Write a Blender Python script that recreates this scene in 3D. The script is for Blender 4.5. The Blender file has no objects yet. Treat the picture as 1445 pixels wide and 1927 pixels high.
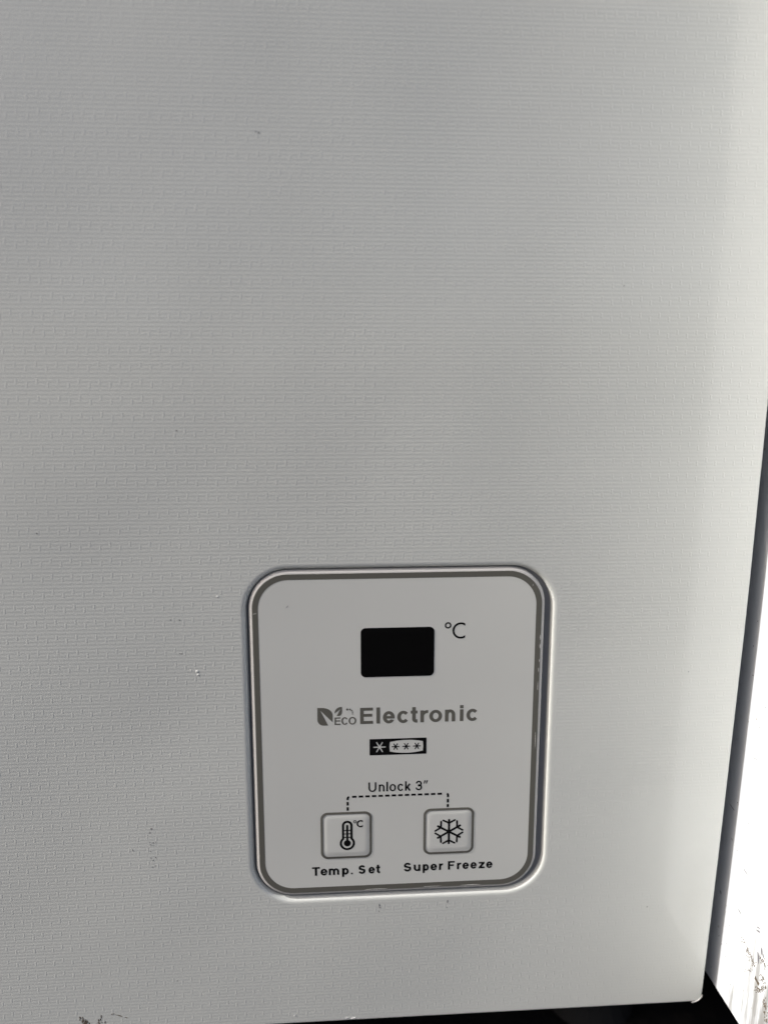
import bpy, bmesh, math, random
import numpy as np
from mathutils import Vector, Euler

SC = bpy.context.scene
COL = SC.collection
random.seed(7)
MM = 0.001
Z0 = 205.0                     # floor lies 205 mm below the top of the white key panel
def P(x, y, z):                # millimetres, panel coordinates (x right, y into the freezer, z up) -> metres
    return Vector((x*MM, y*MM, (z+Z0)*MM))

# ------------------------------------------------------------------ camera
cam = bpy.data.cameras.new('camera')
cam.sensor_fit = 'HORIZONTAL'; cam.sensor_width = 36.0; cam.lens = 36.0*1450.0/1445.0
cam.clip_start = 0.01; cam.clip_end = 500
cam.dof.use_dof = True; cam.dof.focus_distance = 0.271; cam.dof.aperture_fstop = 6.5
co = bpy.data.objects.new('camera', cam); COL.objects.link(co)
co.location = P(25.7469, -251.4066, 67.0772)
co.rotation_euler = Euler([math.radians(a) for a in (80.0339, 0.0046, -3.8073)], 'XYZ')
SC.camera = co

# ------------------------------------------------------------------ sky, sun, exposure
TO_SUN = Vector((-1.0, -0.14, 0.0)).normalized()
ELEV = math.radians(38)
to_sun = Vector((TO_SUN.x*math.cos(ELEV), TO_SUN.y*math.cos(ELEV), math.sin(ELEV)))
w = bpy.data.worlds.new('World'); SC.world = w; w.use_nodes = True
wn = w.node_tree
sky = wn.nodes.new('ShaderNodeTexSky'); sky.sky_type = 'NISHITA'; sky.sun_disc = False
sky.sun_elevation = ELEV; sky.sun_rotation = math.atan2(to_sun.x, to_sun.y) % (2*math.pi)
sky.air_density = 0.55; sky.dust_density = 5.0; sky.ozone_density = 0.0
wn.links.new(sky.outputs[0], wn.nodes['Background'].inputs[0])
wn.nodes['Background'].inputs[1].default_value = 0.125
sun = bpy.data.lights.new('sun', 'SUN'); sun.energy = 3.0; sun.angle = math.radians(0.53); sun.color = (1.0, 0.988, 0.965)
so = bpy.data.objects.new('sun', sun); COL.objects.link(so)
so.rotation_euler = to_sun.to_track_quat('Z', 'Y').to_euler(); so.location = to_sun*3
SC.view_settings.view_transform = 'Standard'; SC.view_settings.look = 'None'
SC.view_settings.exposure = 0.17; SC.view_settings.gamma = 1.0; SC.view_settings.use_curve_mapping = False

# ------------------------------------------------------------------ materials
def mat(name, col, rough=0.5, spec=0.5, metal=0.0, coat=0.0):
    m = bpy.data.materials.new(name); m.use_nodes = True
    b = m.node_tree.nodes['Principled BSDF']
    b.inputs['Base Color'].default_value = (*col, 1); b.inputs['Roughness'].default_value = rough
    b.inputs['Specular IOR Level'].default_value = spec; b.inputs['Metallic'].default_value = metal
    b.inputs['Coat Weight'].default_value = coat
    return m
class NT:
    """small arithmetic helper for node trees"""
    def __init__(s, m): s.t = m.node_tree; s.b = s.t.nodes['Principled BSDF']
    def math(s, op, a, b=None, c=None):
        n = s.t.nodes.new('ShaderNodeMath'); n.operation = op
        for i, v in enumerate((a, b, c)):
            if v is None: continue
            if isinstance(v, (int, float)): n.inputs[i].default_value = v
            else: s.t.links.new(v, n.inputs[i])
        return n.outputs[0]
    def step(s, v, lo, hi, a=0.0, b=1.0):
        n = s.t.nodes.new('ShaderNodeMapRange'); n.interpolation_type = 'SMOOTHSTEP'
        s.t.links.new(v, n.inputs[0])
        for i, k in enumerate((lo, hi, a, b)): n.inputs[1+i].default_value = k
        return n.outputs[0]
    def coords(s):
        tc = s.t.nodes.new('ShaderNodeTexCoord'); sp = s.t.nodes.new('ShaderNodeSeparateXYZ')
        s.t.links.new(tc.outputs['Object'], sp.inputs[0]); return tc.outputs['Object'], sp.outputs
    def noise(s, vec, scale, detail=3, rough=0.5):
        n = s.t.nodes.new('ShaderNodeTexNoise'); n.inputs['Scale'].default_value = scale
        n.inputs['Detail'].default_value = detail; n.inputs['Roughness'].default_value = rough
        s.t.links.new(vec, n.inputs['Vector']); return n.outputs['Fac']
    def bump(s, h, dist, strength=1.0, prev=None):
        n = s.t.nodes.new('ShaderNodeBump'); n.inputs['Distance'].default_value = dist; n.inputs['Strength'].default_value = strength
        s.t.links.new(h, n.inputs['Height'])
        if prev is not None: s.t.links.new(prev, n.inputs['Normal'])
        return n.outputs[0]
    def mix(s, f, a, b):
        n = s.t.nodes.new('ShaderNodeMix'); n.data_type = 'RGBA'
        s.t.links.new(f, n.inputs[0])
        for i, v in ((6, a), (7, b)):
            if isinstance(v, tuple): n.inputs[i].default_value = (*v, 1)
            else: s.t.links.new(v, n.inputs[i])
        return n.outputs[2]
    def set(s, name, v): s.t.links.new(v, s.b.inputs[name])

PAINT = (0.78, 0.80, 0.752)
def waves(n, vec):
    return n.bump(n.noise(vec, 9.0, 1.5, 0.4), 0.0020, 1.0)
def emboss_material():
    m = mat('embossed_white_paint', PAINT, 0.4, 0.25); n = NT(m)
    vec, (x, y, z) = n.coords()
    PX, PZ = 6.41*MM, 5.25*MM
    u = n.math('FRACT', n.math('ADD', n.math('DIVIDE', x, PX), 100.36))
    v4 = n.math('MULTIPLY', n.math('FRACT', n.math('ADD', n.math('DIVIDE', z, PZ), 100.3)), 4.0)
    k = n.math('FLOOR', v4); wv = n.math('FRACT', v4)
    bar = n.math('MULTIPLY', n.step(wv, 0.08, 0.42), n.step(wv, 0.58, 0.92, 1.0, 0.0))
    def is_k(i): return n.math('COMPARE', k, float(i), 0.1)
    d0 = n.math('MINIMUM', u, n.math('SUBTRACT', 1.0, u)); d5 = n.math('ABSOLUTE', n.math('SUBTRACT', u, 0.5))
    def row(d, divider):
        if divider: return n.math('MULTIPLY', bar, n.step(d, 0.075, 0.125))      # bar interrupted beside an upright
        return n.math('MULTIPLY', bar, n.step(d, 0.01, 0.05))
    rows = n.math('ADD', n.math('ADD', n.math('MULTIPLY', is_k(3), row(d0, True)), n.math('MULTIPLY', is_k(2), row(d5, True))),
               n.math('ADD', n.math('MULTIPLY', is_k(1), row(d0, False)), n.math('MULTIPLY', is_k(0), row(d5, False))))
    def upright(d, c):
        r = n.math('ABSOLUTE', n.math('SUBTRACT', v4, c))
        return n.math('MULTIPLY', n.step(d, 0.012, 0.072, 1.0, 0.0), n.step(r, 0.45, 0.78, 1.0, 0.0))
    ups = n.math('MAXIMUM', upright(d0, 3.4), upright(d5, 2.5))
    h = n.math('MAXIMUM', n.math('MULTIPLY', rows, 0.48), ups)
    fine = n.noise(vec, 900.0, 2.0)
    h2 = n.math('ADD', n.math('MULTIPLY', h, n.step(n.noise(vec, 45.0, 2.0), 0.25, 0.7, 0.8, 1.0)), n.math('MULTIPLY', fine, 0.25))
    wv_n = waves(n, vec)
    n.set('Normal', n.bump(h2, 0.000034, 1.0, wv_n))
    n.b.inputs['Coat Weight'].default_value = 0.9; n.b.inputs['Coat Roughness'].default_value = 0.09
    n.set('Coat Normal', n.bump(h2, 0.000007, 1.0, wv_n))
    g = n.noise(vec, 14.0, 4.0)
    n.set('Base Color', n.mix(n.step(g, 0.35, 0.75), PAINT, (0.762, 0.78, 0.732)))
    n.set('Roughness', n.step(n.noise(vec, 30.0, 3.0), 0.3, 0.7, 0.36, 0.46))
    return m
def plain_paint():
    m = mat('smooth_white_paint', PAINT, 0.30, 0.5); n = NT(m); vec, _ = n.coords()
    n.set('Normal', n.bump(n.noise(vec, 700.0, 2.0), 0.000006, 1.0))
    return m
def film_material():
    m = mat('white_panel_film', (0.782, 0.792, 0.742), 0.26, 0.45); n = NT(m); vec, _ = n.coords()
    n.set('Normal', n.bump(n.noise(vec, 14.0, 1.0), 0.0006, 1.0))
    return m
def floor_material():
    m = mat('dark_floor_mat', (0.012, 0.012, 0.013), 0.8, 0.2); n = NT(m); vec, _ = n.coords()
    f = n.noise(vec, 60.0, 5.0)
    n.set('Base Color', n.mix(n.step(f, 0.5, 0.8), (0.010, 0.010, 0.011), (0.035, 0.030, 0.026)))
    n.set('Normal', n.bump(n.noise(vec, 400.0, 4.0), 0.0004, 1.0))
    return m
def neighbour_material():
    m = mat('scuffed_white_paint', (0.765, 0.805, 0.84), 0.42, 0.5); n = NT(m); vec, (x, y, z) = n.coords()
    mp = n.t.nodes.new('ShaderNodeMapping'); mp.inputs['Scale'].default_value = (1, 3.2, 0.35)
    n.t.links.new(vec, mp.inputs['Vector'])
    streak = n.step(n.noise(mp.outputs[0], 60.0, 5.0, 0.6), 0.49, 0.66)
    zone = n.math('MULTIPLY', n.step(z, 0.055, 0.100, 1.0, 0.0), n.step(y, -0.010, -0.001, 1.0, 0.0))
    spots = n.step(n.noise(vec, 420.0, 3.0), 0.70, 0.76)
    c = n.mix(n.math('MULTIPLY', streak, n.math('MULTIPLY', zone, 0.75)), (0.765, 0.805, 0.84), (0.20, 0.19, 0.17))
    c = n.mix(n.math('MULTIPLY', spots, 0.6), c, (0.35, 0.33, 0.30))
    n.set('Base Color', c)
    n.set('Normal', n.bump(n.noise(vec, 300.0, 3.0), 0.00003, 1.0))
    return m
M = dict(emboss=emboss_material(), paint=plain_paint(), film=film_material(), floor=floor_material(), near=neighbour_material(),
         bezel=mat('light_plastic_bezel', (0.66, 0.645, 0.61), 0.28, 0.5),
         grey=mat('grey_print', (0.150, 0.147, 0.125), 0.38, 0.4), black=mat('black_print', (0.005, 0.005, 0.005), 0.5, 0.15),
         window=mat('black_display_window', (0.004, 0.004, 0.004), 0.22, 0.25),
         inside=mat('dark_base', (0.02, 0.02, 0.02), 0.8, 0.2), steel=mat('shade_grey_steel', (0.22, 0.225, 0.23), 0.5, 0.5), gap_shade=mat('recess_shade_grey', (0.36, 0.365, 0.37), 0.6, 0.3), dirt=mat('dirt', (0.17, 0.145, 0.115), 0.9, 0.1),  # side grey and recess grey have shade mixed into their colour
         speck=mat('grey_speck', (0.15, 0.15, 0.145), 0.8, 0.1), smear=mat('grey_smear', (0.20, 0.20, 0.215), 0.8, 0.1),
         worn_lit=mat('worn_and_lit_edge', (0.88, 0.87, 0.84), 0.4, 0.5))  # worn edges, and the painted bounce light at the sheet corner

# ------------------------------------------------------------------ object helpers
def link(name, me, m, parent=None, smooth=False, label=None, kind=None):
    o = bpy.data.objects.new(name, me); COL.objects.link(o)
    for k in (m if isinstance(m, (list, tuple)) else [m]): me.materials.append(k)
    if smooth:
        for p in me.polygons: p.use_smooth = True
    if parent is not None: o.parent = parent
    if label: o['label'] = label
    if kind: o['kind'] = kind
    return o
def pydata(name, verts, faces, m, parent=None, **kw):
    me = bpy.data.meshes.new(name); me.from_pydata([tuple(v) for v in verts], [], faces); me.update()
    return link(name, me, m, parent, **kw)
def empty(name, label, cat):
    o = bpy.data.objects.new(name, None); COL.objects.link(o); o['label'] = label; o['category'] = cat
    return o
def rrect(x0, x1, z0, z1, r, n=14, straight=10):
    """rounded rectangle, anticlockwise seen from the camera (x right, z up), starting at the lower right corner"""
    pts = []
    cs = [(x1-r, z0+r, -90), (x1-r, z1-r, 0), (x0+r, z1-r, 90), (x0+r, z0+r, 180)]
    for i, (cx, cz, a0) in enumerate(cs):
        for k in range(n+1):
            a = math.radians(a0+90*k/n); pts.append((cx+r*math.cos(a), cz+r*math.sin(a)))
        nx, nz, na = cs[(i+1) % 4]; a = math.radians(na)
        q = (nx+r*math.cos(a), nz+r*math.sin(a)); p = pts[-1]
        for k in range(1, straight): t = k/straight; pts.append((p[0]+(q[0]-p[0])*t, p[1]+(q[1]-p[1])*t))
    return pts
def loft(rings, cap_last=True, cap_first=False):
    """rings: list of lists of Vectors with equal counts; ordered so that normals face outwards"""
    N = len(rings[0]); verts = [v for r in rings for v in r]; faces = []
    for i in range(len(rings)-1):
        a, b = i*N, (i+1)*N
        for k in range(N):
            l = (k+1) % N; faces.append((a+k, a+l, b+l, b+k))
    if cap_last: faces.append(tuple((len(rings)-1)*N+k for k in range(N)))
    if cap_first: faces.append(tuple(reversed(range(N))))
    return verts, faces

# ------------------------------------------------------------------ printed shapes: distance fields turned into flat meshes
def box(x0, x1, z0, z1):
    cx, cz, hx, hz = (x0+x1)/2, (z0+z1)/2, abs(x1-x0)/2, abs(z1-z0)/2
    def f(X, Z):
        dx, dz = np.abs(X-cx)-hx, np.abs(Z-cz)-hz
        return np.where((dx > 0) & (dz > 0), np.hypot(np.maximum(dx, 0), np.maximum(dz, 0)), np.maximum(dx, dz))
    return f
def rbox(x0, x1, z0, z1, r):
    b = box(x0+r, x1-r, z0+r, z1-r)
    def f(X, Z):
        cx, cz, hx, hz = (x0+x1)/2, (z0+z1)/2, abs(x1-x0)/2-r, abs(z1-z0)/2-r
        dx, dz = np.abs(X-cx)-hx, np.abs(Z-cz)-hz
        return np.hypot(np.maximum(dx, 0), np.maximum(dz, 0))+np.minimum(np.maximum(dx, dz), 0)-r
    return f
def ell(cx, cz, a, b): return lambda X, Z: (np.hypot((X-cx)/a, (Z-cz)/b)-1)*min(a, b)
def ring(cx, cz, a, b, t, tz=None):
    o, i = ell(cx, cz, a, b), ell(cx, cz, max(a-t, .01), max(b-(tz or t), .01))
    return lambda X, Z: np.maximum(o(X, Z), -i(X, Z))
def union(*fs): return lambda X, Z: np.minimum.reduce([f(X, Z) for f in fs])
def sub(f, *gs): return lambda X, Z: np.maximum.reduce([f(X, Z)]+[-g(X, Z) for g in gs])
def inter(*fs): return lambda X, Z: np.maximum.reduce([f(X, Z) for f in fs])
def half(nx, nz, c): return lambda X, Z: nx*X+nz*Z-c          # inside where nx*x+nz*z < c
def seg(a, b, t, round_cap=True):
    (ax, az), (bx, bz) = a, b
    def f(X, Z):
        dx, dz = bx-ax, bz-az; L2 = dx*dx+dz*dz; s = ((X-ax)*dx+(Z-az)*dz)/L2; c = np.clip(s, 0, 1)
        d = np.hypot(X-ax-c*dx, Z-az-c*dz)-t/2
        if not round_cap:
            L = math.sqrt(L2); d = np.maximum(d, np.maximum(-s*L, (s-1)*L))
        return d
    return f
def path(pts, t, round_cap=True):
    fs = [seg(pts[i], pts[i+1], t) for i in range(len(pts)-1)]
    u = union(*fs)
    if round_cap: return u
    def cap(p, q):   # cut square behind p (q is the next point)
        dx, dz = p[0]-q[0], p[1]-q[1]; L = math.hypot(dx, dz); dx /= L; dz /= L
        h = half(dx, dz, dx*p[0]+dz*p[1]); near = ell(p[0], p[1], t*.9, t*.9)
        return lambda X, Z: np.where(near(X, Z) < 0, h(X, Z), -9.0)
    return inter(u, cap(pts[0], pts[1]), cap(pts[-1], pts[-2]))
def poly(pts):
    pts = [tuple(p) for p in pts]
    def f(X, Z):
        d = np.full(X.shape, 1e9); ins = np.zeros(X.shape, bool)
        for i in range(len(pts)):
            (ax, az), (bx, bz) = pts[i], pts[(i+1) % len(pts)]
            d = np.minimum(d, seg((ax, az), (bx, bz), 0)(X, Z)) if (ax, az) != (bx, bz) else d
            c = (az > Z) != (bz > Z)
            xi = ax+(Z-az)*(bx-ax)/((bz-az) if bz != az else 1e-12)
            ins ^= c & (X < xi)
        return np.where(ins, -d, d)
    return f
def printed(name, f, bb, y, m, parent, step=0.08, label=None, at=None):
    """marching squares over the box bb=(x0,x1,z0,z1); at() maps (x,z) to a 3D point"""
    x0, x1, z0, z1 = bb; nx, nz = int((x1-x0)/step)+2, int((z1-z0)/step)+2
    xs, zs = x0+step*np.arange(nx), z0+step*np.arange(nz)
    X, Z = np.meshgrid(xs, zs, indexing='ij'); D = f(X, Z)+1e-7
    at = at or (lambda x, z: P(x, y, z))
    verts, idx, faces = [], {}, []
    def vid(key, x, z):
        if key not in idx: idx[key] = len(verts); verts.append(at(x, z))
        return idx[key]
    IN = D < 0
    cnt = IN[:-1, :-1].astype(int)+IN[1:, :-1]+IN[1:, 1:]+IN[:-1, 1:]
    for i in range(nx-1):
        j = 0
        while j < nz-1:
            c = cnt[i, j]
            if c == 0: j += 1; continue
            if c == 4:
                k = j
                while k+1 < nz-1 and cnt[i, k+1] == 4: k += 1
                faces.append((vid((i, j), xs[i], zs[j]), vid((i+1, j), xs[i+1], zs[j]), vid((i+1, k+1), xs[i+1], zs[k+1]), vid((i, k+1), xs[i], zs[k+1])))
                j = k+1; continue
            cs = [(i, j), (i+1, j), (i+1, j+1), (i, j+1)]; fl = []
            for q in range(4):
                a, b = cs[q], cs[(q+1) % 4]
                if IN[a]: fl.append(vid(a, xs[a[0]], zs[a[1]]))
                if IN[a] != IN[b]:
                    t = D[a]/(D[a]-D[b]); key = (min(a, b), max(a, b))
                    fl.append(vid(key, xs[a[0]]+t*(xs[b[0]]-xs[a[0]]), zs[a[1]]+t*(zs[b[1]]-zs[a[1]])))
            fl = [v for q, v in enumerate(fl) if v != fl[q-1]]
            if len(fl) >= 3: faces.append(tuple(fl))
            j += 1
    return pydata(name, verts, faces, m, parent, label=label)

# ------------------------------------------------------------------ lettering (plain grotesque, built letter by letter)
def arcpts(cx, cz, a, b, d0, d1, n=14):
    return [(cx+a*math.cos(math.radians(d0+(d1-d0)*k/n)), cz+b*math.sin(math.radians(d0+(d1-d0)*k/n))) for k in range(n+1)]
def wedge(cx, cz, a0, a1, L=30):      # angular sector to cut away (a1-a0 < 180), degrees
    return poly([(cx, cz)]+[(cx+L*math.cos(math.radians(a)), cz+L*math.sin(math.radians(a))) for a in (a0, (a0+a1)/2, a1)])
def glyph(ch, x0, x1, zb, H, xh, t):
    th = t*0.86; W = x1-x0; cx = (x0+x1)/2; o = H*0.012
    top, mid = zb+H, zb+xh
    if ch == 'E': return union(box(x0, x0+t, zb, top), box(x0, x1, zb, zb+th), box(x0, x1, top-th, top), box(x0, x1-W*.06, zb+H*.53-th/2, zb+H*.53+th/2))
    if ch == 'F': return union(box(x0, x0+t, zb, top), box(x0, x1, top-th, top), box(x0, x1-W*.12, zb+H*.52-th/2, zb+H*.52+th/2))
    if ch == 'T': return union(box(cx-t/2, cx+t/2, zb, top), box(x0, x1, top-th, top))
    if ch == 'l': return box(cx-t/2, cx+t/2, zb, top)
    if ch == 'i': return union(box(cx-t/2, cx+t/2, zb, mid), box(cx-t/2, cx+t/2, top-t*.95, top))
    if ch == '.': return box(x0, x1, zb, zb+(x1-x0))
    if ch in 'oO':
        h = xh if ch == 'o' else H
        return ring(cx, zb+h/2, W/2, h/2+o, t, th)
    if ch in 'cC':
        h = xh if ch == 'c' else H; cz = zb+h/2; R = x1+W*.06
        a = (cx+R)/2 - 0; r = ring(x0+W*.53, cz, W*.53, h/2+o, t, th)
        return sub(r, wedge(x0+W*.53, cz, -42, 42), half(-1, 0, -(x1+W*.0)))
    if ch == 'e':
        cz = zb+xh/2; r = sub(ring(cx, cz, W/2, xh/2+o, t, th), inter(half(-1, 0, -cx), poly([(cx, cz-th*.45), (x1+2, cz-th*.45), (x1+2, cz-xh*.30), (cx, cz-xh*.16)])))
        return union(r, box(x0+t*.6, x1-t*.35, cz-th*.45, cz+th*.42))
    if ch in 'nmu':
        def arch(a, b):
            w = b-a; m_ = (a+b)/2; hb = min(w*.55, xh*.62); cz = mid-hb
            r = inter(ring(m_, cz, w/2, hb+o, t, th), half(0, -1, -cz))
            return union(r, box(b-t, b, zb, cz+.01), box(a, a+t, zb, cz+.01))
        if ch == 'n': return union(box(x0, x0+t, zb, mid), arch(x0, x1))
        if ch == 'm':
            c2 = cx; return union(box(x0, x0+t, zb, mid), arch(x0, c2+t/2), arch(c2-t/2, x1))
        g = union(box(x0, x0+t, zb, mid), arch(x0, x1)); return lambda X, Z: g(x0+x1-X, 2*zb+xh-Z)
    if ch == 'r':
        hb = xh*.5
        r = inter(ring(x0+W*.95, mid-hb, W*.95, hb+o, t, th), half(0, -1, -(mid-hb)), half(1, 0, x1))
        return union(box(x0, x0+t, zb, mid), r)
    if ch == 't':
        c = x0+W*.5; s = c-t/2-W*.02
        hook = path([(s+t/2, zb+xh*.5), (s+t/2, zb+t*1.0)]+arcpts(s+t*1.25, zb+t*.98, t*.75, t*.55, 180, 268, 8)+[(x1, zb+th*.52)], t*.98, False)
        return union(box(s, s+t, zb+t*.8, zb+xh*1.30), box(x0, x1, mid-th, mid), hook)
    if ch == 'p': return union(box(x0, x0+t, zb-xh*.36, mid), ring((x0+t*.2+x1)/2, zb+xh/2, (x1-x0-t*.2)/2, xh/2+o, t, th))
    if ch == 'z': return union(box(x0, x1, mid-th, mid), box(x0, x1, zb, zb+th), poly([(x0, zb+th*.8), (x0+t*1.35, zb+th*.8), (x1, mid-th*.8), (x1-t*1.35, mid-th*.8)]))
    if ch == 'S':
        a = W/2-t/2; b1 = H*.245-th*.15; h1 = zb+H-th/2-b1; h0 = zb+th/2+b1*1.08
        pts = arcpts(cx, h1, a*.93, b1, 18, 180, 12)[:]
        pts += [(cx-a*.80, h1-b1*.62), (cx-a*.3, zb+H*.55), (cx+a*.35, zb+H*.475), (cx+a*.86, h0+b1*.62)]
        pts += arcpts(cx, h0, a, b1*1.08, 8, -168, 14)
        return path(pts, t*.96, False)
    if ch == 'U': 
        b = W*.5; return union(box(x0, x0+t, zb+b, top), box(x1-t, x1, zb+b, top), inter(ring(cx, zb+b, W/2, b+o, t, th), half(0, 1, zb+b+.01)))
    if ch == 'k': return union(box(x0, x0+t, zb, top), seg((x0+t*.6, zb+xh*.30), (x1-t*.55, mid-t*.1), t, False), seg((x0+W*.36, zb+xh*.58), (x1-t*.5, zb), t, False))
    if ch == '3':
        a = W/2-t/2; r1 = H*.235; r0 = H*.265-t*.1; c1 = zb+H-th/2-r1; c0 = zb+th/2+r0
        p1 = arcpts(cx, c1, a*.9, r1, 160, -90, 16); p0 = arcpts(cx, c0, a, r0, 90, -160, 16)
        return union(path(p1, t*.95), path(p0, t*.95), box(cx-a*.35, cx+.05, zb+H*.5-th*.35, zb+H*.5+th*.45))
    if ch == '"':
        return union(poly([(x0, zb+H*.68), (x0+W*.22, zb+H*.68), (x0+W*.50, zb+H*1.02), (x0+W*.18, zb+H*1.02)]),
                     poly([(x0+W*.52, zb+H*.68), (x0+W*.74, zb+H*.68), (x1, zb+H*1.02), (x0+W*.68, zb+H*1.02)]))
def word(name, spans, zb, H, xh, t, m, y, parent, label, step=0.07):
    f = union(*[glyph(c, a, b, zb, H, xh, t) for c, a, b in spans])
    return printed(name, f, (min(s[1] for s in spans)-.4, max(s[2] for s in spans)+.4, zb-H*.4, zb+H*1.1), y, m, parent, step, label)

# ------------------------------------------------------------------ floor
pydata('floor', [P(x, y, -Z0) for x, y in ((-9000, -9000), (9000, -9000), (9000, 9000), (-9000, 9000))], [(0, 1, 2, 3)], M['floor'], kind='structure')

# ------------------------------------------------------------------ chest freezer
EDGE = [(-172, 165.05), (-168.8, 165.2), (-112, 167.25), (-85, 168.15), (-24, 170.02), (-4, 170.48), (34, 171.08), (37, 171.18), (58, 171.45), (150, 171.6), (640, 171.6)]
def edge_x(z):
    for (za, xa), (zb, xb) in zip(EDGE, EDGE[1:]):
        if z <= zb: return xa+(xb-xa)*(z-za)/(zb-za)
    return EDGE[-1][1]
freezer = empty('chest_freezer', 'white embossed steel chest freezer with a rounded control panel near its lower right corner', 'freezer')
freezer.location = P(-130, 280, -Z0)
bpy.context.view_layer.update()
def adopt(o, parent):      # keep world place under a moved parent
    o.parent = parent; o.matrix_parent_inverse = parent.matrix_world.inverted(); return o

ZB, ZT, XL, ROLL = -170.5, 610.0, -430.0, 0.55
def outer_loop(ins):
    """freezer outline seen from the front, anticlockwise, inset by ins millimetres"""
    pts = [(XL+ins, ZB+ins)]
    r = 2.6; cx, cz = edge_x(ZB)-r, ZB+r
    for k in range(9):
        a = math.radians(-90+90*k/8); pts.append((cx+(r-ins)*math.cos(a), cz+(r-ins)*math.sin(a)))
    zs = [-166, -150, -130, -112, -98, -85, -65, -45, -24, -14, -4, 15, 34, 37, 58, 100, 150, 300]
    pts += [(edge_x(z)-ins, z) for z in zs] + [(edge_x(ZT)-ins, ZT-ins), (XL+ins, ZT-ins)]
    return pts
R0 = dict(x0=-4.6, x1=101.15, z0=-119.6, z1=4.15, r=15.0)      # mouth of the recess
def recess_ring(d, y): # d>0 outside the mouth, d<0 inside
    return [P(x, y, z) for x, z in rrect(R0['x0']-d, R0['x1']+d, R0['z0']-d, R0['z1']+d, max(R0['r']+d, 3))]
# flat front with the hole
bm = bmesh.new()
ov = [bm.verts.new(P(x, 0, z)) for x, z in outer_loop(ROLL)]
lip0 = 1.4
hv = [bm.verts.new(v) for v in recess_ring(lip0, 0)]
ed = [bm.edges.new((l[i], l[(i+1) % len(l)])) for l in (ov, hv) for i in range(len(l))]
bmesh.ops.triangle_fill(bm, edges=ed, use_beauty=True, use_dissolve=False)
bmesh.ops.recalc_face_normals(bm, faces=bm.faces[:])
if sum(f.normal.y for f in bm.faces) > 0: bmesh.ops.reverse_faces(bm, faces=bm.faces[:])
# recess walls and floor (slot 1)
prof = [(1.4, 0), (0.95, 0.025), (0.62, 0.07), (0.4, 0.13), (0.2, 0.22), (0.04, 0.35), (-0.12, 0.53), (-0.28, 0.78), (-0.44, 1.1), (-0.57, 1.48), (-0.66, 1.9), (-0.68, 3.0)]
rings = [hv]+[[bm.verts.new(v) for v in recess_ring(d, y)] for d, y in prof[1:]]
for a, b in zip(rings, rings[1:]):
    for k in range(len(a)):
        l = (k+1) % len(a); f = bm.faces.new((a[k], a[l], b[l], b[k])); f.material_index = 3 if b is rings[-1] else 1; f.smooth = True
f = bm.faces.new(rings[-1]); f.material_index = 3  # shade of the deep recess is put into this grey
# rolled edge and sides (slot 1), back
prev = ov
for s in range(1, 7):
    a = math.radians(90*s/6); ins = ROLL*(1-math.sin(a)); yy = ROLL*(1-math.cos(a))
    cur = [bm.verts.new(P(x, yy, z)) for x, z in outer_loop(ins)]
    for k in range(len(cur)):
        l = (k+1) % len(cur); f = bm.faces.new((prev[l], prev[k], cur[k], cur[l])); f.material_index = 1; f.smooth = True
    prev = cur
back = [bm.verts.new(P(x, 560, z)) for x, z in outer_loop(0)]
for k in range(len(back)):
    l = (k+1) % len(back); f = bm.faces.new((prev[l], prev[k], back[k], back[l])); f.material_index = 2  # shade put into colour: sides greyed to darken the gap alongside
f = bm.faces.new(list(reversed(back))); f.material_index = 2
me = bpy.data.meshes.new('cabinet'); bm.to_mesh(me); bm.free()
adopt(link('cabinet', me, [M['emboss'], M['paint'], M['steel'], M['gap_shade']]), freezer)
# lid above the frame, feet below
v, f = loft([[P(x, y, z) for x, y in rrect(XL-6, 178-6, -14, 560, 12)] for z in (612, 650)], True, True)
lid = adopt(pydata('lid', v, f, M['paint']), freezer)
for fx in (-395, 135):
    for fy in (40, 520):
        rr = lambda r, z: [P(fx+r*math.cos(2*math.pi*k/20), fy+r*math.sin(2*math.pi*k/20), z) for k in range(20)]
        v, f = loft([rr(17, -Z0+.2), rr(19, -Z0+3), rr(16, -Z0+9), rr(12, -Z0+14), rr(12, ZB+1)], True, True)
        adopt(pydata('foot', v, f, M['inside']), freezer)
# cut edge at the sheet corner, bounce light painted in bright
cpts = [(161.2, -170.75), (162.3, -170.6), (163.4, -170.2), (164.4, -169.5), (165.1, -168.5), (165.35, -167.6)]
v = []; f = []
for i, (x, z) in enumerate(cpts):
    rr_ = 0.07+0.06*math.sin(math.pi*i/5)
    for k in range(6): a = k*math.pi/3; v.append(P(x, 0.0+rr_*math.cos(a), z+rr_*math.sin(a)))
for i in range(5):
    for k in range(6): f.append((i*6+k, i*6+(k+1) % 6, i*6+6+(k+1) % 6, i*6+6+k))
adopt(pydata('lit_corner_edge', v, f, M['worn_lit'], smooth=True), freezer)

# ------------------------------------------------------------------ control panel
FY = 0.15                           # face of the panel, just below the sheet
def plate_ring(d, y): return [P(x, y, z) for x, z in rrect(-d, 95+d, -114.6-d, d, 10.2+d*0.9)]
bez = [(3.2, 2.95), (3.2, 1.35), (3.12, 1.05), (2.95, 0.72), (2.72, 0.46), (2.45, 0.28), (2.15, 0.19), (1.9, 0.17)]
v, f = loft([plate_ring(d, y) for d, y in bez], False)
panel = adopt(pydata('control_panel', v, f, M['bezel'], smooth=True, label='rounded white control panel set into a shallow recess'), freezer)
def onpanel(o): return adopt(o, panel)
v, f = loft([plate_ring(2.0, FY+0.10), plate_ring(1.98, FY), plate_ring(-0.01, FY)], True)
onpanel(pydata('face_film', v, f, M['film']))
PR = FY-0.03                        # prints lie on the film
fo, fi = rbox(-1.97, 96.97, -116.57, 1.97, 12.0), rbox(0, 95, -114.6, 0, 10.2)
v, f = loft([plate_ring(1.96, PR), plate_ring(0.0, PR)], False)
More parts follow.
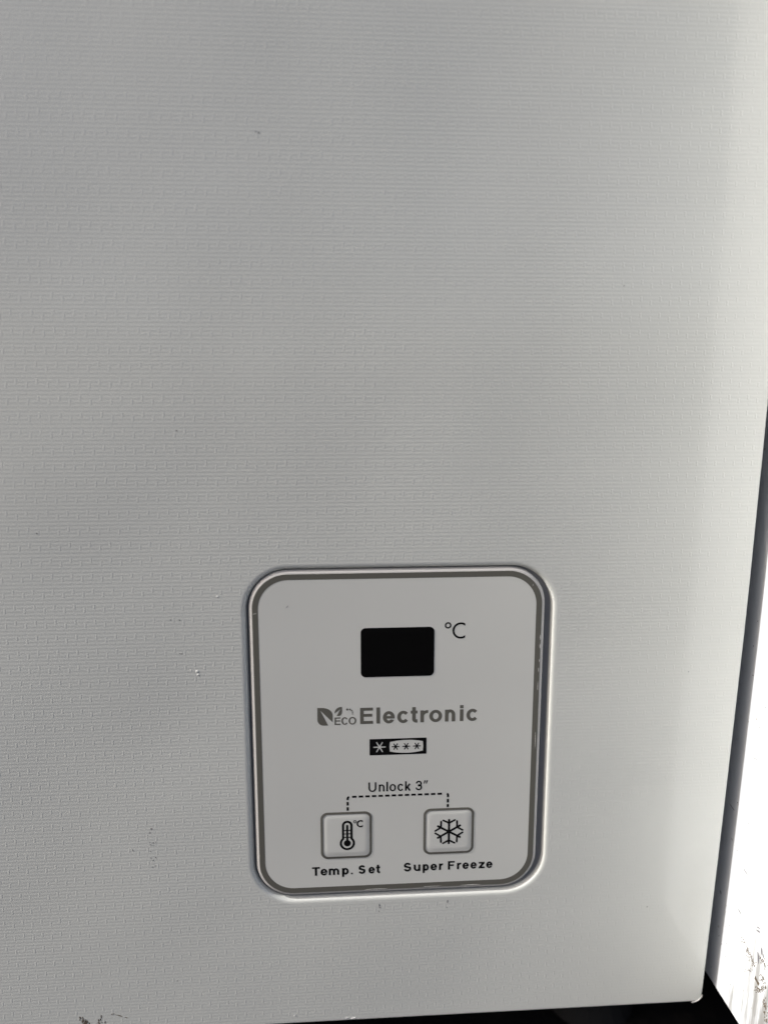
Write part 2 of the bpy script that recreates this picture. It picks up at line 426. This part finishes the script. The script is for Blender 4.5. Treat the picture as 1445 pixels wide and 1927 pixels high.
onpanel(pydata('grey_border', v, f, M['grey']))
# display window
v, f = loft([[P(x, y, z) for x, z in rrect(34.5-d, 59.8+d, -35.04-d, -17.35+d, 1.7)] for d, y in ((0, FY), (0, PR-.03), (-.12, PR-.06))], True)
onpanel(pydata('display_window', v, f, M['window'], label='blank black display window'))
def pr(*a, **k): return onpanel(printed(*a, **k))
def degc(cx, cz, r, t, ox, oz, rr, tt, cut):
    c = sub(ring(cx, cz, r, r, t), half(-1, 0, -cut))
    return union(c, ring(ox, oz, rr, rr, tt))
pr('degree_sign', degc(68.95, -18.93, 2.92, .70, 64.5, -17.0, 1.14, .50, 70.45), (63, 73, -22.5, -15.5), PR, M['black'], None, .06, 'black degree Celsius sign beside the display')
# leaf emblem
big = [(19.37, -45.78)]+arcpts(20.9, -48.55, 3.72, 2.72, 90, 0, 12)+[(24.62, -52.4)]+arcpts(21.5, -50.2, 2.15, 2.2, 270, 180, 10)
small = [(27.92, -45.62)]+[(27.92, -47.2)]+arcpts(26.75, -47.5, 1.17, 1.45, 0, -90, 8)+[(25.28, -48.95)]+arcpts(27.55, -48.05, 2.27, 2.4, 180, 90, 8)
lf = union(sub(poly(big), poly([(20.34, -46.75), (24.9, -51.58), (24.9, -52.9), (23.3, -52.9)])),
           sub(poly(small), poly([(27.38, -46.42), (25.0, -48.3), (25.0, -49.3), (25.85, -49.3)])))
pr('leaf_emblem', lf, (19, 28.4, -52.9, -45.2), PR, M['grey'], None, .06, 'grey emblem of two leaves')
for x, z, r in ((29.70, -46.66, .40), (30.62, -46.68, .33), (31.22, -47.10, .28), (31.56, -47.70, .24), (31.54, -48.35, .21)):
    pr('dot', ell(x, z, r, r), (x-.6, x+.6, z-.6, z+.6), PR, M['grey'], None, .05)
onpanel(word('lettering', [('E', 25.27, 27.36), ('C', 27.65, 29.85), ('O', 30.15, 32.8)], -52.28, 2.78, 2.1, .52, M['grey'], PR, None, 'small grey word ECO', .05))
onpanel(word('lettering', [('E', 34.15, 38.64), ('l', 39.9, 41.0), ('e', 42.1, 46.2), ('c', 47.1, 51.1), ('t', 51.8, 54.2), ('r', 55.2, 57.95), ('o', 58.35, 62.85), ('n', 63.85, 67.5), ('i', 69.15, 70.35), ('c', 71.45, 75.5)],
     -52.2, 5.98, 4.42, 1.26, M['grey'], PR, None, 'large grey bold word Electronic', .09))
# star rating
def star(cx, cz, r, t): return union(*[seg((cx-r*math.cos(a), cz-r*math.sin(a)), (cx+r*math.cos(a), cz+r*math.sin(a)), t) for a in (0, math.pi/3, 2*math.pi/3)])
barrel = poly(arcpts(50.35, -72.5, 19.0, 13.9, 107.8, 72.2, 10)+[(56.2, -59.3), (56.33, -61.05), (56.2, -62.8)]+arcpts(50.35, -49.6, 19.0, 13.9, -72.2, -107.8, 10)+[(44.5, -62.8), (44.35, -61.05), (44.5, -59.3)])
st = union(sub(box(37.4, 57.45, -64.07, -57.98), barrel, star(40.9, -61.05, 1.98, .44)), *[star(x, -61.05, 1.2, .37) for x in (46.55, 50.3, 54.05)])
pr('star_rating_mark', st, (37, 58, -64.5, -57.5), PR, M['black'], None, .06, 'black box with one white star and three black stars')
onpanel(word('lettering', [('U', 36.95, 39.75), ('n', 40.62, 42.65), ('l', 43.35, 43.85), ('o', 44.4, 46.75), ('c', 47.25, 49.35), ('k', 49.95, 52.0), ('3', 53.65, 56.05), ('"', 56.55, 58.1)],
     -78.0, 3.65, 2.7, .57, M['black'], PR, None, 'thin black words Unlock 3 seconds', .06))
# dashed line: each dash its own piece
dashes = []
for x0, x1 in [(31.15+i*2.342, 32.72+i*2.342) for i in range(15)]:
    if x1 < 64.6: dashes.append(box(x0, x1, -80.03, -79.27))
for x, zz in ((29.55, ((-81.55, -82.95), (-83.55, -84.95))), (65.36, ((-81.75, -83.15), (-83.75, -84.95)))):
    for a, b in zz: dashes.append(box(x-.39, x+.39, b, a))
dashes += [path([(29.55, -80.85)]+arcpts(30.25, -80.35, .7, .7, 180, 100, 6), .76, False), path([(65.36, -81.1)]+arcpts(64.75, -80.3, .62, .66, 0, 70, 6), .76, False)]
dash_bb = [(31.15+i*2.342-.2, 32.72+i*2.342+.2, -80.2, -79.1) for i in range(len(dashes)-6)]+[(29, 30.1, -83.2, -81.3), (29, 30.1, -85.2, -83.3), (64.9, 65.9, -83.4, -81.5), (64.9, 65.9, -85.2, -83.5), (28.8, 31.1, -81.4, -79), (64, 66, -81.6, -79)]
for d, bb in zip(dashes, dash_bb): pr('dash', d, bb, PR, M['black'], None, .06)
TS = [('T', 16.56, 19.35), ('e', 19.6, 22.05), ('m', 22.55, 26.3), ('p', 27.3, 29.7), ('.', 30.6, 31.2), ('S', 33.25, 35.75), ('e', 36.85, 39.15), ('t', 39.55, 41.05)]
onpanel(word('lettering', TS, -110.0, 3.42, 2.58, .77, M['black'], PR, None, 'bold black words Temp. Set', .06))
SF = [('S', 49.6, 52.35), ('u', 53.25, 55.7), ('p', 56.5, 58.75), ('e', 59.35, 61.75), ('r', 62.45, 63.95), ('F', 65.75, 68.2), ('r', 69.05, 70.6), ('e', 71.1, 73.4), ('e', 74.0, 76.3), ('z', 77.05, 79.25), ('e', 79.8, 82.1)]
onpanel(word('lettering', SF, -109.8, 3.42, 2.58, .77, M['black'], PR, None, 'bold black words Super Freeze', .06))

# ------------------------------------------------------------------ the two keys
KY = 0.19
def key(x0, x1, z0, z1, label, icon, bb, icon_name, icon_label):
    rg = []
    for k in range(9):
        t = k/8; ins = 2.3*t; h = KY*(0.5-0.5*math.cos(math.pi*t))**0.8
        rg.append([P(x, FY-.005-h, z) for x, z in rrect(x0+.45+ins, x1-.45-ins, z0+.45+ins, z1-.45-ins, max(2.2-ins*.45, .6), 8, 6)])
    v, f = loft(rg, True)
    o = adopt(pydata('button', v, f, M['film'], smooth=True, label=label), freezer)
    a, b = rrect(x0, x1, z0, z1, 2.55, 10, 4), rrect(x0+.84, x1-.84, z0+.84, z1-.84, 1.85, 10, 4)
    v, f = loft([[P(x, FY-.10, z) for x, z in a], [P(x, FY-.16, z) for x, z in b]], False)
    adopt(pydata('outline', v, f, M['grey']), o)
    adopt(printed(icon_name, icon, bb, FY-KY-.03, M['black'], None, .06, icon_label), o)
tcx, tb = 29.33, -97.5
body = union(rbox(tcx-1.9, tcx+1.9, -99.0, -88.7, 1.88), ell(tcx, tb, 2.72, 2.72))
hollow = union(rbox(tcx-1.08, tcx+1.08, -99.0, -89.55, 1.06), ell(tcx, tb, 1.92, 1.92))
inner = union(rbox(tcx-.40, tcx+.40, tb, -90.3, .39), ell(tcx, tb, 1.24, 1.24), *[box(tcx-1.3, tcx+1.3, z-.19, z+.19) for z in (-92.5, -93.85, -95.2)])
therm = union(sub(body, hollow), inner, degc(34.1, -90.05, 1.42, .54, 32.1, -89.2, .60, .27, 34.9))
key(19.85, 38.15, -103.5, -85.38, 'white raised key with a thermometer', therm, (26, 36, -100.8, -88), 'thermometer_icon', 'black thermometer and degree sign')
sx, sz = 65.88, -94.5; sf = []
for k in range(6):
    a = math.radians(90+60*k); ux, uz = math.cos(a), math.sin(a)
    sf.append(seg((sx, sz), (sx+4.6*ux, sz+4.6*uz), .78))
    for s in (-1, 1):
        b = a+s*math.radians(62); q = (sx+3.4*ux, sz+3.4*uz); sf.append(seg(q, (q[0]+2.35*math.cos(b), q[1]+2.35*math.sin(b)), .68))
key(56.65, 74.95, -103.3, -85.28, 'white raised key with a snowflake', union(*sf), (60, 72, -100, -89), 'snowflake_icon', 'black six armed snowflake')

# ------------------------------------------------------------------ dirt on the freezer front
def flakes(name, items, m, at, parent, label=None):
    """items: (u, v, ru, rv, angle) irregular thin crumbs with a little thickness"""
    v, f = [], []
    for u, w_, ru, rv, ang in items:
        n = 8; b = len(v); ca, sa = math.cos(ang), math.sin(ang); rs = [random.uniform(.6, 1.15) for _ in range(n)]
        for h in (0.0, 1.0):
            for k in range(n):
                a = 2*math.pi*k/n; s = rs[k]*(1-.25*h); p, q = ru*s*math.cos(a), rv*s*math.sin(a)
                v.append(at(u+p*ca-q*sa, w_+p*sa+q*ca, h))
        f.append(tuple(b+n+k for k in range(n)))
        for k in range(n): l = (k+1) % n; f.append((b+k, b+l, b+n+l, b+n+k))
    return adopt(pydata(name, v, f, m, kind='stuff', label=label), parent)
front = lambda x, z, h: P(x, -0.02-0.04*h, z)
sp = [(4.54, 139.9, .55, .22, -.2), (3.6, 140.2, .3, .15, 0), (-28.9, -13.0, .28, .2, 0), (-26.0, -13.1, .33, .22, 0), (-25.8, -24.9, .28, .22, 0), (-26.4, -24.9, .2, .15, 0),
      (-39.2, -89.0, .42, .24, .6), (-39.75, -90.4, .34, .17, .7), (-38.8, -94.4, .3, .2, .3), (-39.8, -95.2, .28, .2, .4), (-37.9, -94.2, .22, .15, 0), (-38.8, -95.3, .18, .12, 0), (-40.1, -94.1, .2, .13, 0),
      (-39.9, -97.7, .24, .15, 0), (-39.9, -100.3, .26, .17, 0), (-38.2, -100.2, .18, .4, .2), (-39.2, -101.2, .15, .4, -.3), (-38.6, -103.4, .3, .12, .5), (-39.6, -103.8, .32, .12, .3), (-46.0, -97.0, .15, .5, .1),
      (-70.2, 17.05, .26, .24, 0), (-24.1, 50.1, .22, .22, 0), (-86, 97, .25, .2, 0), (40.8, -123.0, .22, .55, .05), (41.0, -123.9, .4, .22, 0), (40.6, -125.4, .15, .3, .4), (65.8, -122.6, .17, .62, 0), (65.6, -125.0, .12, .25, 0),
      (141.2, -128.6, .25, .18, 0), (150.6, -36, .2, .2, 0), (-33, -150, .2, .2, 0), (64, -134, .18, .15, 0), (120, 96, .2, .16, 0)]
flakes('dirt_specks', sp, M['speck'], front, freezer, 'tiny grey specks')
mk = []
for i in range(26): mk.append((-66.9+random.gauss(0, .9), -165.6+random.uniform(-2.6, 2.4), .35*random.uniform(.5, 1.3), .8*random.uniform(.5, 1.4), random.uniform(-.3, .4)))
for i in range(12): mk.append((-61.8+random.gauss(0, .8), -165.2+random.uniform(-2.2, 2.2), .25, .7*random.uniform(.5, 1.3), random.uniform(-.5, .2)))
mk += [(-54.5, -163.2, 1.6, .22, -.35), (-56.8, -162.4, .8, .2, .2), (-52, -164.2, .7, .2, -.3), (-88, -166, 1.0, .4, .6)]
flakes('brown_scuff', mk, M['dirt'], front, freezer, 'brownish scuff at the bottom edge')
# white chip near the bottom edge and paint bumps
flakes('paint_chips', [(31.0, -169.5, 1.3, .28, .05), (28.6, -169.3, .5, .2, 0), (9.2, -167, .4, .2, 0)], M['worn_lit'], lambda x, z, h: P(x, -0.03-.12*h, z), freezer, 'small bright chip at the bottom edge')
for bx, bz, br in ((-20.9, -31.4, .62), (-20.6, -32.6, .55), (-13.2, -5.3, .45), (-23.0, -30.9, .35)):
    rg = [[P(bx+br*math.cos(t)*math.cos(2*math.pi*k/16), .02-.25*br*math.sin(t), bz+br*.85*math.cos(t)*math.sin(2*math.pi*k/16)) for k in range(16)] for t in (0, .3, .6, .9, 1.2, 1.45)]
    v, f = loft(rg, True); adopt(pydata('paint_bump', v, f, M['paint'], smooth=True), freezer)
# worn bright slivers on the panel border
onface = lambda x, z, h: P(x, PR-.01-.03*h, z)
flakes('worn_slivers', [(96.75, -22, .10, 1.3, 0), (96.8, -25, .12, 1.0, 0), (96.7, -30.5, .10, .8, .1), (96.6, -34, .09, .9, 0), (96.5, -40, .08, 2.0, 0), (96.3, -60, .07, 3.5, 0), (60, -116.2, 3.2, .07, 0), (75, -116.3, 4.5, .08, 0), (40, -116.3, 5, .06, 0), (-1.0, -11.5, .9, .06, .4), (93.6, -3.2, .06, .7, -.4)], M['worn_lit'], onface, freezer, 'thin worn slivers along the panel border')
flakes('film_marks', [(9.9, -9.2, .14, .42, -.5), (9.5, -9.6, .12, .2, 0)], M['smear'], onface, freezer)

# ------------------------------------------------------------------ the white appliance beside it
GAP, NB, NF = 5.8, -165.7, -58.0
near = empty('white_appliance', 'sunlit white painted appliance side with scuffs, standing right of the freezer', 'appliance')
near.location = P(440, 240, -Z0); bpy.context.view_layer.update()
zs = [NB, -160, -140, -112, -85, -55, -24, -4, 20, 60, 150, 400, 640]
loop = lambda y, ins: [P(edge_x(max(z, -168.8))+GAP+ins, y, z+(ins if i == 0 else (-ins if i == len(zs)-1 else 0))) for i, z in enumerate(zs)] + [P(700-ins, y, 640-ins), P(700-ins, y, NB+ins)]
rg = []
RR = 9.0
for s in range(9):
    a = math.radians(90*s/8); rg.append(loop(NF+RR*(1-math.sin(a)), RR*(1-math.cos(a))))
rg.reverse(); rg.append(loop(540, 0))
v, f = loft(rg, True, True)
me = bpy.data.meshes.new('side_panel'); me.from_pydata([tuple(q) for q in v], [], f); me.update()
bm = bmesh.new(); bm.from_mesh(me); bmesh.ops.recalc_face_normals(bm, faces=bm.faces[:]); bm.to_mesh(me); bm.free()
adopt(link('cabinet', me, M['near']), near)
for fx in (215, 665):
    for fy in (30, 500):
        rr = lambda r, z: [P(fx+r*math.cos(2*math.pi*k/20), fy+r*math.sin(2*math.pi*k/20), z) for k in range(20)]
        v, f = loft([rr(17, -Z0+.2), rr(19, -Z0+3), rr(16, -Z0+9), rr(12, -Z0+14), rr(12, NB+2)], True, True)
        adopt(pydata('foot', v, f, M['inside']), near)
# scuffs: turn photo pixels into points on this side face (the face is what they touch)
RW = co.rotation_euler.to_matrix(); CW = co.location/MM-Vector((0, 0, Z0))
def onside(u, v):
    d = RW @ Vector(((u-722.5)/1450, -(v-963.5)/1450, -1)); x = 174.0
    for _ in range(6):
        q = CW+d*((x-CW.x)/d.x); x = edge_x(max(min(q.z, 600), -168.8))+GAP
    return q.y, q.z
side = lambda y, z, h: P(edge_x(max(z, -168.8))+GAP-0.03-0.10*h, y, z)
def along(pts, n, jit, ru, rv):
    out = []
    for i in range(n):
        t = i/(n-1)*(len(pts)-1); k = min(int(t), len(pts)-2); t -= k
        y, z = onside(pts[k][0]+(pts[k+1][0]-pts[k][0])*t+random.gauss(0, jit), pts[k][1]+(pts[k+1][1]-pts[k][1])*t+random.gauss(0, jit))
        out.append((y, z, ru*random.uniform(.4, 1.5), rv*random.uniform(.4, 1.5), random.uniform(-1.2, 1.2)))
    return out
it = along([(1396, 1763), (1405, 1783), (1412, 1800), (1421, 1822)], 60, 2.2, .20, .20)+along([(1404, 1790), (1420, 1816)], 26, 2.6, .32, .22)
it += along([(1421, 1840), (1427, 1853)], 30, 1.0, .30, .40)+along([(1424, 1864), (1441, 1862)], 46, 3.0, .32, .26)+along([(1404, 1825), (1413, 1830)], 16, 2.4, .2, .2)
it += along([(1431, 1800), (1442, 1822)], 26, 3.0, .25, .3)+along([(1432, 1835), (1437, 1850)], 18, 2.2, .25, .3)+along([(1438, 1880), (1444, 1925)], 30, 2.4, .25, .5)
flakes('brown_scuffs', it, M['dirt'], side, near, 'chain of brown scuff marks low on the side')
def line(a, b, wd):
    (y0, z0), (y1, z1) = onside(*a), onside(*b); L = math.hypot(y1-y0, z1-z0)
    return ((y0+y1)/2, (z0+z1)/2, L/2, wd, math.atan2(z1-z0, y1-y0))
ln = [line((1398, 1633), (1408, 1649), .22), (line((1388, 1709), (1395, 1722), .24)), line((1415, 1425), (1427, 1431), .10), line((1423, 1750), (1432, 1757), .4), line((1424, 1745), (1431, 1749), .2),
      line((1427, 1790), (1427, 1815), .8), line((1433, 1784), (1434, 1799), .5), line((1436, 1795), (1437, 1806), .25), line((1372, 1512), (1384, 1528), .16), line((1355, 1675), (1357, 1684), .25)]
ln += [(*onside(u, v), .22, .22, 0) for u, v in ((1388, 1511), (1387, 1601), (1429, 1369), (1426, 1169), (1418, 1216), (1417, 1271), (1440, 1331), (1366, 1744), (1373, 1743), (1353, 1762), (1367, 1777), (1358, 1778), (1419, 1542), (1408, 1550), (1431, 1653), (1366, 1801), (1375, 1854), (1389, 1827))]
flakes('grey_scratches', ln, M['smear'], side, near, 'grey scratches and specks')
